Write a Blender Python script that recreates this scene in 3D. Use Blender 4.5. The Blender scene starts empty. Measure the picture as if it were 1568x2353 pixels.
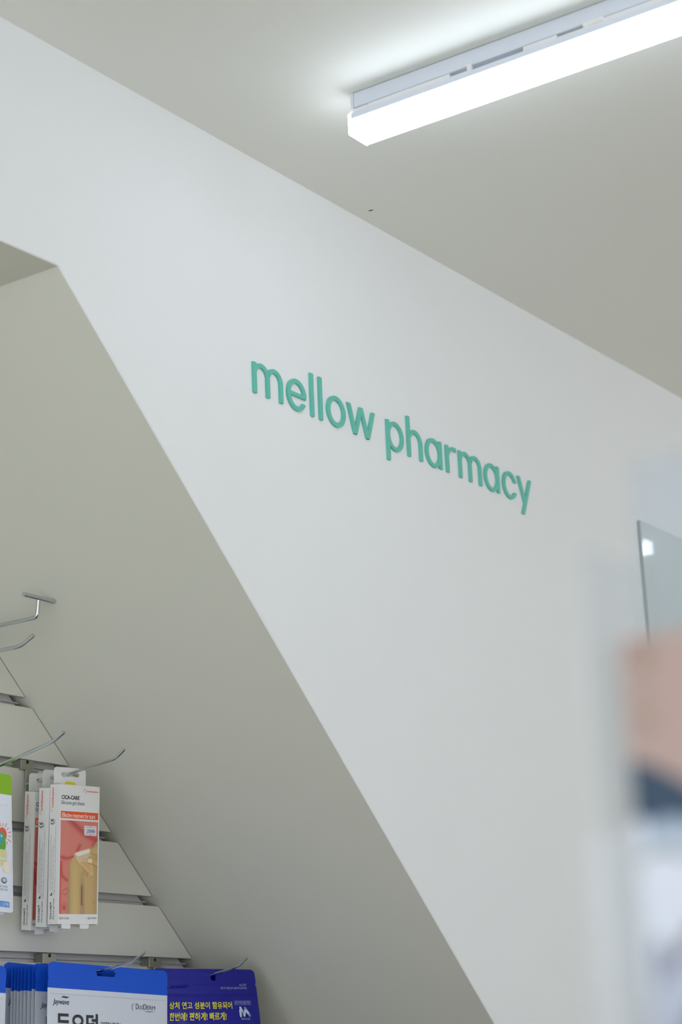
import bpy, bmesh, math, random
import numpy as np
from mathutils import Matrix, Vector, Euler
random.seed(7)
SC = bpy.context.scene
C = SC.collection
# ------------------------------------------------------------------ camera
RT = Vector((0.5726, -0.8187, -0.0426)).normalized()
FW = Vector((0.7948, 0.5416, 0.2739)).normalized()
UP = RT.cross(FW).normalized()
RT = FW.cross(UP).normalized()
CAM = Vector((0, 0, 1.5))
F = 4660.37
cd = bpy.data.cameras.new('camera'); cam = bpy.data.objects.new('camera', cd); C.objects.link(cam)
m = Matrix.Identity(4)
for i in range(3):
    m[i][0] = RT[i]; m[i][1] = UP[i]; m[i][2] = -FW[i]; m[i][3] = CAM[i]
cam.matrix_world = m
cd.sensor_fit = 'VERTICAL'; cd.sensor_height = 36; cd.sensor_width = 24
cd.lens = F / 2353 * 36
cd.clip_start = 0.05
cd.dof.use_dof = True; cd.dof.focus_distance = 2.36; cd.dof.aperture_fstop = 5.9
SC.camera = cam
# ------------------------------------------------------------------ world, exposure
w = bpy.data.worlds.new('world'); SC.world = w; w.use_nodes = True
w.node_tree.nodes['Background'].inputs[0].default_value = (0.86, 0.905, 1.0, 1)
w.node_tree.nodes['Background'].inputs[1].default_value = 1.8
SC.view_settings.view_transform = 'Standard'; SC.view_settings.look = 'None'
SC.view_settings.exposure = 0.37; SC.view_settings.gamma = 1.0; SC.view_settings.use_curve_mapping = False
SC.cycles.max_bounces = 10; SC.cycles.diffuse_bounces = 6; SC.cycles.transparent_max_bounces = 16
LAMP_STRENGTH = 8.0
LAMP_COLOR = (0.80, 0.875, 1.0)

# ------------------------------------------------------------------ helpers
def lin(c):
    return tuple((v / 255 / 12.92) if v / 255 <= 0.04045 else ((v / 255 + 0.055) / 1.055) ** 2.4 for v in c)

MATS = {}
def mat(name, rgb=None, rough=0.6, metal=0.0, spec=0.5, noise=0.0, nscale=30, bump=0.0, bscale=200, attr=False, emit=None, coat=0.0):
    if name in MATS: return MATS[name]
    M = bpy.data.materials.new(name); M.use_nodes = True
    nt = M.node_tree; b = nt.nodes['Principled BSDF']
    b.inputs['Roughness'].default_value = rough; b.inputs['Metallic'].default_value = metal
    b.inputs['Specular IOR Level'].default_value = spec
    b.inputs['Coat Weight'].default_value = coat
    if attr:
        a = nt.nodes.new('ShaderNodeAttribute'); a.attribute_name = 'print'
        nt.links.new(a.outputs['Color'], b.inputs['Base Color'])
    else:
        c = lin(rgb)
        b.inputs['Base Color'].default_value = (*c, 1)
        if noise:
            tc = nt.nodes.new('ShaderNodeTexCoord'); n = nt.nodes.new('ShaderNodeTexNoise')
            n.inputs['Scale'].default_value = nscale; n.inputs['Detail'].default_value = 4
            mx = nt.nodes.new('ShaderNodeMix'); mx.data_type = 'RGBA'
            mx.inputs[6].default_value = (*[v * (1 - noise) for v in c], 1)
            mx.inputs[7].default_value = (*[min(1, v * (1 + noise)) for v in c], 1)
            nt.links.new(tc.outputs['Object'], n.inputs['Vector'])
            nt.links.new(n.outputs['Fac'], mx.inputs[0]); nt.links.new(mx.outputs[2], b.inputs['Base Color'])
    if bump:
        tc = nt.nodes.new('ShaderNodeTexCoord'); n = nt.nodes.new('ShaderNodeTexNoise')
        n.inputs['Scale'].default_value = bscale; n.inputs['Detail'].default_value = 3
        bp = nt.nodes.new('ShaderNodeBump'); bp.inputs['Strength'].default_value = bump; bp.inputs['Distance'].default_value = 0.001
        nt.links.new(tc.outputs['Object'], n.inputs['Vector'])
        nt.links.new(n.outputs['Fac'], bp.inputs['Height']); nt.links.new(bp.outputs['Normal'], b.inputs['Normal'])
    if emit:
        b.inputs['Emission Color'].default_value = (*LAMP_COLOR, 1); b.inputs['Emission Strength'].default_value = emit
    MATS[name] = M
    return M

def clear(name, tint, body, body_amt, rough=0.03):
    """clear plastic or glass pane: mostly see-through, a little body colour, a Fresnel sheen"""
    M = bpy.data.materials.new(name); M.use_nodes = True; nt = M.node_tree; nt.nodes.clear()
    out = nt.nodes.new('ShaderNodeOutputMaterial'); tr = nt.nodes.new('ShaderNodeBsdfTransparent')
    tr.inputs[0].default_value = (*lin(tint), 1)
    df = nt.nodes.new('ShaderNodeBsdfDiffuse'); df.inputs[0].default_value = (*lin(body), 1)
    gl = nt.nodes.new('ShaderNodeBsdfGlossy'); gl.inputs['Roughness'].default_value = rough
    fr = nt.nodes.new('ShaderNodeFresnel'); fr.inputs[0].default_value = 1.5
    m1 = nt.nodes.new('ShaderNodeMixShader'); m1.inputs[0].default_value = body_amt
    nt.links.new(tr.outputs[0], m1.inputs[1]); nt.links.new(df.outputs[0], m1.inputs[2])
    m2 = nt.nodes.new('ShaderNodeMixShader')
    ge = nt.nodes.new('ShaderNodeNewGeometry'); iv = nt.nodes.new('ShaderNodeMath'); iv.operation = 'SUBTRACT'; iv.inputs[0].default_value = 1.0
    mu = nt.nodes.new('ShaderNodeMath'); mu.operation = 'MULTIPLY'      # the sheen comes from the outer faces of the pane
    nt.links.new(ge.outputs['Backfacing'], iv.inputs[1]); nt.links.new(iv.outputs[0], mu.inputs[0]); nt.links.new(fr.outputs[0], mu.inputs[1])
    nt.links.new(mu.outputs[0], m2.inputs[0]); nt.links.new(m1.outputs[0], m2.inputs[1]); nt.links.new(gl.outputs[0], m2.inputs[2])
    nt.links.new(m2.outputs[0], out.inputs[0])
    MATS[name] = M
    return M

_tc = {}
def text_mesh(body, bold=0.0, shear=0.0, res=4):
    k = (body, bold, shear, res)
    if k not in _tc:
        t = bpy.data.curves.new('lettering', 'FONT'); t.body = body; t.resolution_u = res; t.offset = bold; t.shear = shear
        t.fill_mode = 'BOTH'
        o = bpy.data.objects.new('lettering', t); C.objects.link(o)
        bpy.context.view_layer.update()
        me = o.evaluated_get(bpy.context.evaluated_depsgraph_get()).to_mesh()
        vs = [(v.co.x, v.co.y) for v in me.vertices]; fs = [tuple(p.vertices) for p in me.polygons]
        o.to_mesh_clear()
        bpy.data.objects.remove(o); bpy.data.curves.remove(t)
        xs = [v[0] for v in vs]; ys = [v[1] for v in vs]
        x0, y0 = min(xs), min(ys); W = max(xs) - x0; H = max(ys) - y0
        _tc[k] = ([((a - x0) / W, (b - y0) / H) for a, b in vs], fs, W / H)
    return _tc[k]

class MB:
    """collects faces (each with a material and optionally print colours) into one mesh"""
    def __init__(s): s.v = []; s.f = []; s.m = []; s.ms = []; s.col = {}
    def mi(s, M):
        if M not in s.ms: s.ms.append(M)
        return s.ms.index(M)
    def add(s, vs, fs, M, cols=None, fl=None):
        n = len(s.v); s.v += [tuple(p) for p in vs]; k = s.mi(M)
        for f in fs: s.f.append(tuple(n + i for i in f)); s.m.append(k)
        if cols:
            for i, c in enumerate(cols): s.col[n + i] = c
    def poly(s, pts, M): s.add(pts, [tuple(range(len(pts)))], M)
    def box(s, a, b, M):
        (x0, y0, z0), (x1, y1, z1) = a, b
        v = [(x, y, z) for x in (x0, x1) for y in (y0, y1) for z in (z0, z1)]
        s.add(v, [(0, 1, 3, 2), (4, 6, 7, 5), (0, 4, 5, 1), (2, 3, 7, 6), (0, 2, 6, 4), (1, 5, 7, 3)], M)
    def prism(s, pts, fn, M, n0=0.0, n1=0.001):
        """2-D outline pts, mapped by fn(u, v, n) -> 3-D, from level n0 to n1"""
        n = len(pts)
        v = [fn(p[0], p[1], n0) for p in pts] + [fn(p[0], p[1], n1) for p in pts]
        f = [tuple(range(n)), tuple(range(2 * n - 1, n - 1, -1))] + [(i, (i + 1) % n, n + (i + 1) % n, n + i) for i in range(n)]
        s.add(v, f, M)
    def flat(s, pts, fn, M, n=0.0): s.add([fn(p[0], p[1], n) for p in pts], [tuple(range(len(pts)))], M)
    def text(s, body, u0, v0, u1, v1, fn, M, n=0.0, bold=0.0, shear=0.0, rot=0, slope=0.0, res=4):
        """text stretched to the rectangle; rot=1 reads upwards"""
        vs, fs, _ = text_mesh(body, bold, shear, res)
        o = []
        for a, b in vs:
            if rot: u = u1 - b * (u1 - u0); v = v0 + a * (v1 - v0)
            else: u = u0 + a * (u1 - u0); v = v0 + b * (v1 - v0) + slope * a
            o.append(fn(u, v, n))
        s.add(o, fs, M)
    def tube(s, pts, r, M, seg=14, caps=True):
        pts = [Vector(p) for p in pts]; rings = []; up = None
        for i, p in enumerate(pts):
            if i == 0: t = (pts[1] - p)
            elif i == len(pts) - 1: t = (p - pts[i - 1])
            else: t = (pts[i + 1] - p).normalized() + (p - pts[i - 1]).normalized()
            t.normalize()
            if up is None: up = t.orthogonal().normalized()
            up = (up - t * up.dot(t)).normalized(); sd = t.cross(up)
            rings.append([p + up * math.cos(a) * r + sd * math.sin(a) * r for a in [2 * math.pi * k / seg for k in range(seg)]])
        v = [q for R_ in rings for q in R_]; f = []
        for i in range(len(rings) - 1):
            for k in range(seg): f.append((i * seg + k, i * seg + (k + 1) % seg, (i + 1) * seg + (k + 1) % seg, (i + 1) * seg + k))
        if caps: f += [tuple(range(seg - 1, -1, -1)), tuple(range(len(v) - seg, len(v)))]
        s.add(v, f, M)
    def build(s, name, parent=None, smooth=False, bevel=0.0, recalc=True):
        me = bpy.data.meshes.new(name); me.from_pydata(s.v, [], s.f)
        for M in s.ms: me.materials.append(M)
        me.polygons.foreach_set('material_index', s.m)
        if recalc:
            b = bmesh.new(); b.from_mesh(me); bmesh.ops.recalc_face_normals(b, faces=b.faces); b.to_mesh(me); b.free()
        if s.col:
            a = me.color_attributes.new('print', 'FLOAT_COLOR', 'POINT')
            for i, c in s.col.items(): a.data[i].color = (*c, 1)
        me.update()
        if smooth:
            me.polygons.foreach_set('use_smooth', [True] * len(me.polygons))
            me.set_sharp_from_angle(angle=math.radians(40))
        o = bpy.data.objects.new(name, me); C.objects.link(o)
        if parent: o.parent = parent
        if bevel:
            md = o.modifiers.new('bevel', 'BEVEL'); md.width = bevel; md.segments = 2; md.limit_method = 'ANGLE'
        return o

def print_on(o, g):
    """adds the printed artwork collected in g to the surface mesh of o"""
    b = MB(); me = o.data; b.v = [tuple(v.co) for v in me.vertices]; b.f = [tuple(p.vertices) for p in me.polygons]
    b.ms = list(me.materials); b.m = [p.material_index for p in me.polygons]
    n = len(b.v); b.v += g.v; b.f += [tuple(n + i for i in f) for f in g.f]; b.m += [b.mi(g.ms[k]) for k in g.m]
    q = b.build('tmp', smooth=True, recalc=False); o.data = q.data; bpy.data.objects.remove(q); o.data.name = o.name
def tag(o, label, cat, group=None, kind=None):
    o['label'] = label; o['category'] = cat
    if group: o['group'] = group
    if kind: o['kind'] = kind
    return o
def struct(o): o['kind'] = 'structure'; return o
def empty(name, loc=(0, 0, 0), M=None):
    o = bpy.data.objects.new(name, None); C.objects.link(o); o.empty_display_size = 0.02
    if M is not None: o.matrix_world = M
    else: o.location = loc
    return o
def copy_tree(o, parent=None):
    c = o.copy(); C.objects.link(c); c.parent = parent
    for ch in list(o.children): copy_tree(ch, c)
    return c
def bend(pts, r=0.006, n=6):
    """round the inner corners of a polyline"""
    P = [Vector(p) for p in pts]; out = [P[0]]
    for i in range(1, len(P) - 1):
        a = (P[i - 1] - P[i]); b = (P[i + 1] - P[i]); d = min(r, a.length * .45, b.length * .45)
        A_ = P[i] + a.normalized() * d; B_ = P[i] + b.normalized() * d
        for k in range(n + 1):
            t = k / n; out.append(A_ * (1 - t) ** 2 + P[i] * 2 * t * (1 - t) + B_ * t * t)
    out.append(P[-1]); return out

# ------------------------------------------------------------------ materials
m_wall = mat('wall_paint', (227, 229, 228), 0.85, spec=0.25, noise=0.012, nscale=6, bump=0.05, bscale=400)
m_ceil = mat('ceiling_paint', (228, 229, 221), 0.9, spec=0.2, noise=0.012, nscale=5, bump=0.05, bscale=400)
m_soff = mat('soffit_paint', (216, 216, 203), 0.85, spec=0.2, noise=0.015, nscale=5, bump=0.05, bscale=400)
m_floor = mat('floor_vinyl', (208, 202, 190), 0.5, noise=0.12, nscale=9)
m_slat = mat('slat_laminate', (217, 216, 205), 0.5, spec=0.4, noise=0.02, nscale=14)
m_mdf = mat('mdf_core', (150, 118, 76), 0.9, noise=0.1, nscale=300)
m_mdfdark = mat('mdf_dark_edge', (70, 52, 34), 0.9, noise=0.2, nscale=300)
m_liner = mat('groove_liner_plastic', (196, 196, 194), 0.45)
m_chrome = mat('chrome', (205, 210, 214), 0.14, metal=1.0)
m_brack = mat('nickel_bracket', (172, 170, 158), 0.32, metal=0.9)
m_green = mat('green_acrylic', (98, 186, 168), 0.42, spec=0.4)
m_diff = mat('lamp_diffuser', (245, 246, 248), 0.5, emit=LAMP_STRENGTH)
m_lampw = mat('lamp_white_metal', (214, 220, 228), 0.45)
m_lampp = mat('lamp_white_plastic', (224, 224, 224), 0.4)
m_card = mat('white_card', (232, 232, 229), 0.45, spec=0.4, coat=0.1)
m_cardin = mat('card_inside', (150, 144, 132), 0.9)
m_print = mat('printed_picture', attr=True, rough=0.42, coat=0.1)
m_orange = mat('orange_ink', (238, 84, 28), 0.45)
m_black = mat('black_ink', (28, 34, 42), 0.5)
m_grey = mat('grey_ink', (82, 86, 100), 0.5)
m_whiteink = mat('white_ink', (250, 240, 225), 0.5)
m_yellow = mat('yellow_sticker', (226, 212, 22), 0.45)
m_sticker = mat('price_sticker_paper', (232, 232, 240), 0.55)
m_pink = mat('pink_ink', (206, 110, 140), 0.5)
m_inkblue = mat('stamp_ink', (92, 88, 110), 0.6)
m_blue = mat('blue_foil', (14, 84, 208), 0.5, spec=0.25, noise=0.04, nscale=40)
m_silver = mat('silver_white_foil', (206, 212, 222), 0.36, spec=0.6, noise=0.02, nscale=20)
m_navy = mat('navy_foil', (22, 22, 146), 0.3, spec=0.4, noise=0.06, nscale=30)
m_yink = mat('yellow_ink', (232, 222, 40), 0.45)
m_palink = mat('pale_blue_ink', (176, 190, 226), 0.5)
m_lime = mat('lime_film', (140, 190, 22), 0.4)
m_pouchw = mat('white_film', (232, 236, 246), 0.4)
m_teal = mat('teal_ink', (60, 168, 184), 0.5)
m_dteal = mat('dark_teal_ink', (70, 120, 124), 0.5)
m_red = mat('sun_red_ink', (226, 96, 68), 0.5)
m_leaf = mat('leaf_green_ink', (92, 172, 60), 0.5)
m_sand = mat('sand_ink', (224, 214, 160), 0.5)
m_sky = mat('sky_blue_ink', (80, 150, 226), 0.5)
m_dark = mat('dark_gap', (40, 38, 34), 0.9)
m_shelf = mat('shelf_laminate', (226, 224, 216), 0.5, noise=0.02, nscale=10)
m_glass = clear('wall_glass', (250, 252, 251), (190, 200, 198), 0.02)
m_glassedge = mat('glass_edge', (136, 152, 142), 0.2)

# ------------------------------------------------------------------ room
YW, YB, ZC, ZO, XO = 1.29, 1.67, 2.5514, 2.3086, 1.4086
XL, XR, YR = -1.6, 6.2, -3.4
SW = 0.9669                                   # slope of the stair underside on the wall face
def xw(z): return XO + (ZO - z) / SW          # edge on the wall face
def xb(z): return 1.762 + (1.9689 - z) / 0.9746   # where the underside meets the slatted wall
mb = MB()
r = 0.0010
mb.poly([(XL, YW, ZC), (XR, YW, ZC), (XR, YW, ZO)] + [(XO + .0, YW, ZO + r * 1.4), (XL, YW, ZO + r)], m_wall)
mb.poly([(XO, YW, ZO + r * 1.4), (XR, YW, ZO), (XR, YW, 0), (xw(0) + r * 1.4, YW, 0), (XO + r * 1.2, YW, ZO + r * .6)], m_wall)
# eased corner of the opening
mb.poly([(XL, YW, ZO + r), (XO, YW, ZO + r * 1.4), (XO - r * .4, YW + r, ZO), (XL, YW + r, ZO)], m_wall)
mb.poly([(XO, YW, ZO + r * 1.4), (XO + r * 1.2, YW, ZO + r * .6), (XO - r * .4, YW + r, ZO)], m_wall)
mb.poly([(XO + r * 1.2, YW, ZO + r * .6), (xw(0) + r * 1.4, YW, 0), (xw(0), YW + r, 0), (XO - r * .4, YW + r, ZO)], m_wall)
struct(mb.build('wall_back'))
mb = MB()
N = 24                                         # underside of the stairs, from the wall face to behind the slatwall
v = []; f = []
for i in range(N + 1):
    z = ZO * (1 - i / N)
    a = Vector((xw(z), YW + r, z)); b = Vector((xb(z), YB, z)); e = b + (b - a) * 0.12
    v += [a, e]
for i in range(N): f.append((2 * i, 2 * i + 1, 2 * i + 3, 2 * i + 2))
mb.add(v, f, m_soff); struct(mb.build('ceiling_slope'))
mb = MB(); mb.poly([(XL, YW + r, ZO), (XO, YW + r, ZO), (xb(ZO) + .001, YB + .05, ZO), (XL, YB + .05, ZO)], m_soff)
struct(mb.build('ceiling_alcove'))
mb = MB(); mb.box((XL, YB + .045, 0), (XR, YB + .12, ZC), m_wall); struct(mb.build('wall_alcove'))
mb = MB(); mb.box((XL, YR, ZC), (XR, YB + .12, ZC + .08), m_ceil); ceiling = struct(mb.build('ceiling'))
mb = MB(); mb.box((XL, YR, -.08), (XR, YB + .12, 0), m_floor); struct(mb.build('floor'))
mb = MB(); mb.box((XL - .08, 1.2, 0), (XL, YB + .12, ZC), m_wall); struct(mb.build('wall_left'))
mb = MB(); mb.box((XR, YR, 0), (XR + .08, YB + .12, ZC), mat('wall_warm_bounce', (214, 190, 148), .6, noise=.08, nscale=8)); struct(mb.build('wall_right'))  # unseen wall, given a warm beige to bounce warm light onto the right side
mb = MB(); mb.box((XL, YR - .08, 0), (2.6, YR, ZC), m_wall); struct(mb.build('wall_front_blocker'))  # unseen wall, added to cut front fill so outside light comes from the left
mb = MB(); mb.tube([(1.9526, 1.2685, ZC - .0002), (1.9529, 1.2662, ZC - .0005), (1.9536, 1.2630, ZC - .0002)], .0006, m_dark, 6)
mb.build('ceiling_nick', ceiling)

# ------------------------------------------------------------------ slatted display wall
PITCH, GAP = 0.07473, 0.0122
lows = [1.9689 + PITCH * 4 - PITCH * k for k in range(26)]
lows = [z for z in lows if .2 < z < ZO - .02]
mb = MB(); XS = XL + .001
for i, z0 in enumerate(lows):
    z1 = min(z0 + PITCH - GAP, ZO - .001)
    g = .0014
    a, b = xb(z0) - g, xb(z1) - g
    y0, y1 = YB, YB + .0055
    # slat lip
    mb.add([(XS, y0, z0), (a, y0, z0), (b, y0, z1), (XS, y0, z1), (XS, y1, z0), (a, y1, z0), (b, y1, z1), (XS, y1, z1)],
           [(0, 1, 2, 3), (7, 6, 5, 4), (0, 4, 5, 1), (3, 2, 6, 7)], m_slat)
    mb.add([(a, y0, z0), (b, y0, z1), (b, y1, z1), (a, y1, z0)], [(0, 1, 2, 3)], m_mdfdark)
    # core block behind the lip
    zc0, zc1 = z0 + .006, z1 - .006
    mb.add([(XS, y1, zc0), (xb(zc0) - .004, y1, zc0), (xb(zc1) - .004, y1, zc1), (XS, y1, zc1),
            (XS, YB + .016, zc0), (xb(zc0) - .004, YB + .016, zc0), (xb(zc1) - .004, YB + .016, zc1), (XS, YB + .016, zc1)],
           [(0, 1, 2, 3), (0, 4, 5, 1), (3, 2, 6, 7), (1, 5, 6, 2)], m_mdf)
    # dark line of the cut end against the sloping soffit
    mb.add([(a - .0001, y0 + .0004, z0 + .0005), (a + .0016, y0 + .0004, z0 + .0005), (b + .0016, y0 + .0004, z1 - .0005), (b - .0001, y0 + .0004, z1 - .0005)], [(0, 1, 2, 3)], m_mdfdark)
    # raw board corner left showing in the groove under the slat
    q = z0 - GAP; xx = xb(q)
    mb.add([(xx - .018, YB + .0035, q), (xx - .010, YB + .0035, q), (xx - .0155, YB + .0035, q + .0040)], [(0, 1, 2)], m_mdf)
mb.box((XS, YB + .016, .2), (xb(2.2) , YB + .022, ZO - .002), m_slat)
v = [(XS, YB + .0225, .2), (xb(.2) - .015, YB + .0225, .2), (xb(ZO) - .015, YB + .0225, ZO - .002), (XS, YB + .0225, ZO - .002)]
mb.poly(v, m_slat)
slat = tag(mb.build('slatwall_panel'), 'off-white slatted display board cut on a diagonal under the sloping soffit', 'slatwall')
for z0 in lows:
    q0, q1 = z0 - GAP - .003, z0 + .003
    l = MB(); e0, e1 = xb(q0) - .015, xb(q1) - .015
    l.add([(XS, YB + .0120, q0), (e0, YB + .0120, q0), (e1, YB + .0120, q1), (XS, YB + .0120, q1)], [(0, 1, 2, 3)], m_liner)
    l.add([(XS, YB + .0120, q0 + .0075), (e0 - .003, YB + .0120, q0 + .0075), (e0 - .003, YB + .0095, q0 + .0085), (XS, YB + .0095, q0 + .0085),
           (e0 - .003, YB + .0095, q0 + .0095), (XS, YB + .0095, q0 + .0095), (e0 - .003, YB + .012, q0 + .0098), (XS, YB + .012, q0 + .0098)],
          [(0, 1, 2, 3), (3, 2, 4, 5), (5, 4, 6, 7)], m_liner)
    l.build('groove_liner', slat)

# ------------------------------------------------------------------ batten lamps
def batten(name, x, y1, length, label, group='batten lamps on the ceiling'):
    """x: left side of the light body; y1: end nearest the back wall"""
    t = empty(name, (x, y1, ZC)); tag(t, label, 'lamp', group)
    L = -length
    b = MB(); b.box((.0085, L, -.0185), (.0265, -.0015, -.0006), m_lampw)
    b.build('mounting_channel', t, bevel=.0012)
    b = MB(); b.box((.0078, -.0016, -.0192), (.0272, .0022, -.0002), m_lampw); b.build('channel_cap', t, bevel=.0008)
    b = MB()
    # carrier tray with its cut-outs and clips between channel and light body
    def seg(a, c, zt=-.0198, zb=-.0288, dx=0.0): b.box((.0028 + dx, -c, zb), (.0322, -a, zt), m_lampp)
    seg(0, .024, -.0232); seg(.024, .128, -.0225); seg(.128, .150, -.0265)
    seg(.218, .258, -.0225); seg(.258, .300, -.0255); seg(.300, .430, -.0225); seg(.47, .50, -.0262); seg(.50, length - .01, -.0225)
    b.box((.006, -length + .01, -.0288), (.029, -.002, -.0268), m_lampw)
    b.build('carrier_tray', t, bevel=.0005)
    for q in (.150, .290, .466):
        c = MB(); c.box((.0022, -q - .006, -.0285), (.006, -q + .0, -.0198), m_lampp); c.build('clip', t, bevel=.001)
    c = MB(); c.box((.0016, -.312, -.0262), (.007, -.288, -.0192), m_lampp); c.build('latch', t, bevel=.0018)
    b = MB(); b.box((.0002, L, -.0448 + .009), (.0348, -.0022, -.0288), m_lampw); b.build('body_rail', t, bevel=.0008)
    b = MB(); b.box((0, L + .002, -.0535), (.035, -.0022, -.0368), m_diff)
    b.build('diffuser', t, bevel=.0015)
    b = MB(); b.box((-.0004, -.0022, -.0539), (.0354, .0016, -.0282), m_diff); b.build('end_cap', t, bevel=.0015)
    return t
batten('batten_lamp', 1.6755, 1.1085, 1.2, 'lit white batten lamp on the ceiling above the green lettering')
batten('batten_lamp', 3.545, .878, 1.2, 'lit batten lamp further along the ceiling, mirrored in the wall glass')
for x, y, lb in ((-.25, 1.1, 'lit batten lamp over the left end of the alcove'), (-.25, -1.2, 'lit batten lamp behind the camera on the left'),
                 (1.69, -1.2, 'lit batten lamp behind the camera in the middle'), (3.545, -1.2, 'lit batten lamp behind the camera on the right'),
                 (5.3, .9, 'lit batten lamp at the far right end of the ceiling')):
    batten('batten_lamp', x, y, 1.2, lb)

# ------------------------------------------------------------------ unseen counter, added under the frame to block light from the floor
m_wood = mat('light_block_wood', (122, 112, 96), .55, noise=.12, nscale=12)
cn = empty('light_block_counter', (2.1, .84, 0)); tag(cn, 'unseen wooden counter added under the frame to block floor light below the alcove', 'counter')
g = MB(); g.box((-1.06, -.45, 0), (1.5, .42, 1.16), m_wood); g.build('light_block_body', cn)
g = MB(); g.box((-1.10, -.48, 1.16), (1.52, .44, 1.20), m_wood); g.build('light_block_top', cn)

# ------------------------------------------------------------------ green letters
LT = 0.0028
LX0, LZ0, LS = 1.7308, 2.25, (YW - LT) / 1.284 / 1000
# letter plane: mm along the wall from the first stem, mm above 2.25 m; the row drops 1.5 mm over its length
XOFF = 1.7267
def lf(u, v, n): return (XOFF + u * LS, YW - n, 1.5 + (0.75 + (v - .0024 * u + .35) / 1000) * (YW - LT) / 1.284)
def ell(cx, cz, rx, rz, a0, a1, n=40):
    return [(cx + rx * math.cos(math.radians(a0 + (a1 - a0) * k / n)), cz + rz * math.sin(math.radians(a0 + (a1 - a0) * k / n))) for k in range(n + 1)]
def ring(mb, cx, cz, ro, zo, ri, zi, a0, a1, th=LT, b0=None, b1=None, n=48):
    o = ell(cx, cz, ro, zo, a0, a1, n); i = ell(cx, cz, ri, zi, a0 if b0 is None else b0, a1 if b1 is None else b1, n)
    N = n + 1
    v = [lf(*p, 0) for p in o] + [lf(*p, 0) for p in i] + [lf(*p, th) for p in o] + [lf(*p, th) for p in i]
    f = []
    for k in range(n):
        f += [(2 * N + k, 2 * N + k + 1, 3 * N + k + 1, 3 * N + k), (k, k + 1, 2 * N + k + 1, 2 * N + k), (N + k, 3 * N + k, 3 * N + k + 1, N + k + 1)]
    if abs(a1 - a0) < 359: f += [(0, 2 * N, 3 * N, N), (n, N + n, 3 * N + n, 2 * N + n)]
    mb.add(v, f, m_green)
def bar(mb, pts, th=LT): mb.prism(pts, lf, m_green, 0, th)
def stem(mb, x, z0, z1, w=6.1): bar(mb, [(x, z0), (x + w, z0), (x + w, z1), (x, z1)])
B0, T0 = 5.4, 42.0
def L_m(mb, x):
    stem(mb, x, B0, T0)
    for k in (0, 25.0):
        cx = x + 15.3 + k; zc = 27.6
        ring(mb, cx, zc, 15.5, 15.3, 9.3, 10.3, 0, 142, LT - .00004 * (1 + k / 25), b1=158)
        bar(mb, [(cx + 9.3, B0), (cx + 15.5, B0), (cx + 15.5, zc), (cx + 9.3, zc)])
def L_h(mb, x):
    stem(mb, x, B0, 58.2); cx = x + 16.8
    ring(mb, cx, 26.2, 16.9, 16.7, 10.7, 11.6, 0, 142, LT - .00004, b1=160)
    bar(mb, [(cx + 10.7, B0), (cx + 16.9, B0), (cx + 16.9, 26.2), (cx + 10.7, 26.2)])
def L_l(mb, x): stem(mb, x, B0, 58.4)
def L_o(mb, x): ring(mb, x + 19, 23.5, 19, 19.3, 12.7, 14.1, 0, 360)
def L_e(mb, x):
    ring(mb, x + 18.6, 23.5, 18.6, 19.3, 12.4, 14.1, -27.5, -355 + 0, b0=-36, b1=-352)
    bar(mb, [(x + 5, 21.4), (x + 36.9, 21.4), (x + 36.9, 25), (x + 36, 26.0), (x + 5, 26.0)], LT - .00004)
def L_c(mb, x): ring(mb, x + 18.5, 23.3, 18.5, 19.3, 12.3, 14.1, 19, 335, b0=27, b1=323)
def L_a(mb, x):
    ring(mb, x + 18.4, 23.3, 18.4, 19.3, 12.4, 14.2, 0, 360, LT - .00004); stem(mb, x + 32.0, B0, T0)
def L_p(mb, x):
    stem(mb, x, -10.2, T0); ring(mb, x + 19.2, 23.3, 18.4, 19.2, 12.3, 14.2, 0, 360, LT - .00004)
def L_r(mb, x):
    stem(mb, x, B0, T0); ring(mb, x + 19.5, 25.6, 19.2, 16.8, 13.4, 12.0, 74, 150, LT - .00004, b0=69, b1=176)
def L_w(mb, x):
    for k, (a, b) in enumerate(((0, 12.3), (26, 12.3), (26, 38.9), (52.4, 38.9))):
        bar(mb, [(x + b, B0), (x + b + 6.5, B0), (x + a + 6.5, T0), (x + a, T0)], LT - .00004 * k)
def L_y(mb, x):
    bar(mb, [(x + 7.6, -10.2), (x + 14.0, -10.2), (x + 37.4, T0), (x + 31, T0)])
    bar(mb, [(x + 15.0, 5.0), (x + 21.2, 6.0), (x + 6.6, T0), (x, T0)], LT - .00004)
WORDS = [('m', 0, L_m, 'first letter, m, of the green wall lettering'), ('e', 64.3, L_e, 'green letter e, second in the wall lettering'),
 ('l', 110.6, L_l, 'green letter l standing right after the letter e'), ('l', 128.0, L_l, 'green letter l standing right before the letter o'),
 ('o', 143.4, L_o, 'round green letter o in the wall lettering'), ('w', 186.2, L_w, 'green letter w ending the first word on the wall'),
 ('p', 270.4, L_p, 'green letter p starting the second word on the wall'), ('h', 317.5, L_h, 'green letter h following the p on the wall'),
 ('a', 359.4, L_a, 'green letter a between the letters h and r'), ('r', 408.1, L_r, 'green letter r, short arm, in the second word'),
 ('m', 439.7, L_m, 'green letter m in the middle of the second word'), ('a', 503.2, L_a, 'green letter a between the letters m and c'),
 ('c', 550.6, L_c, 'green letter c next to last in the lettering'), ('y', 590.9, L_y, 'green letter y with its tail, last of the lettering')]
for ch, x, fn, lb in WORDS:
    mb = MB(); fn(mb, x); tag(mb.build('wall_letter'), lb + ' (raised, on the white wall)' if len(lb.split()) < 9 else lb, 'letter', 'raised green letters on the white wall')

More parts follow.
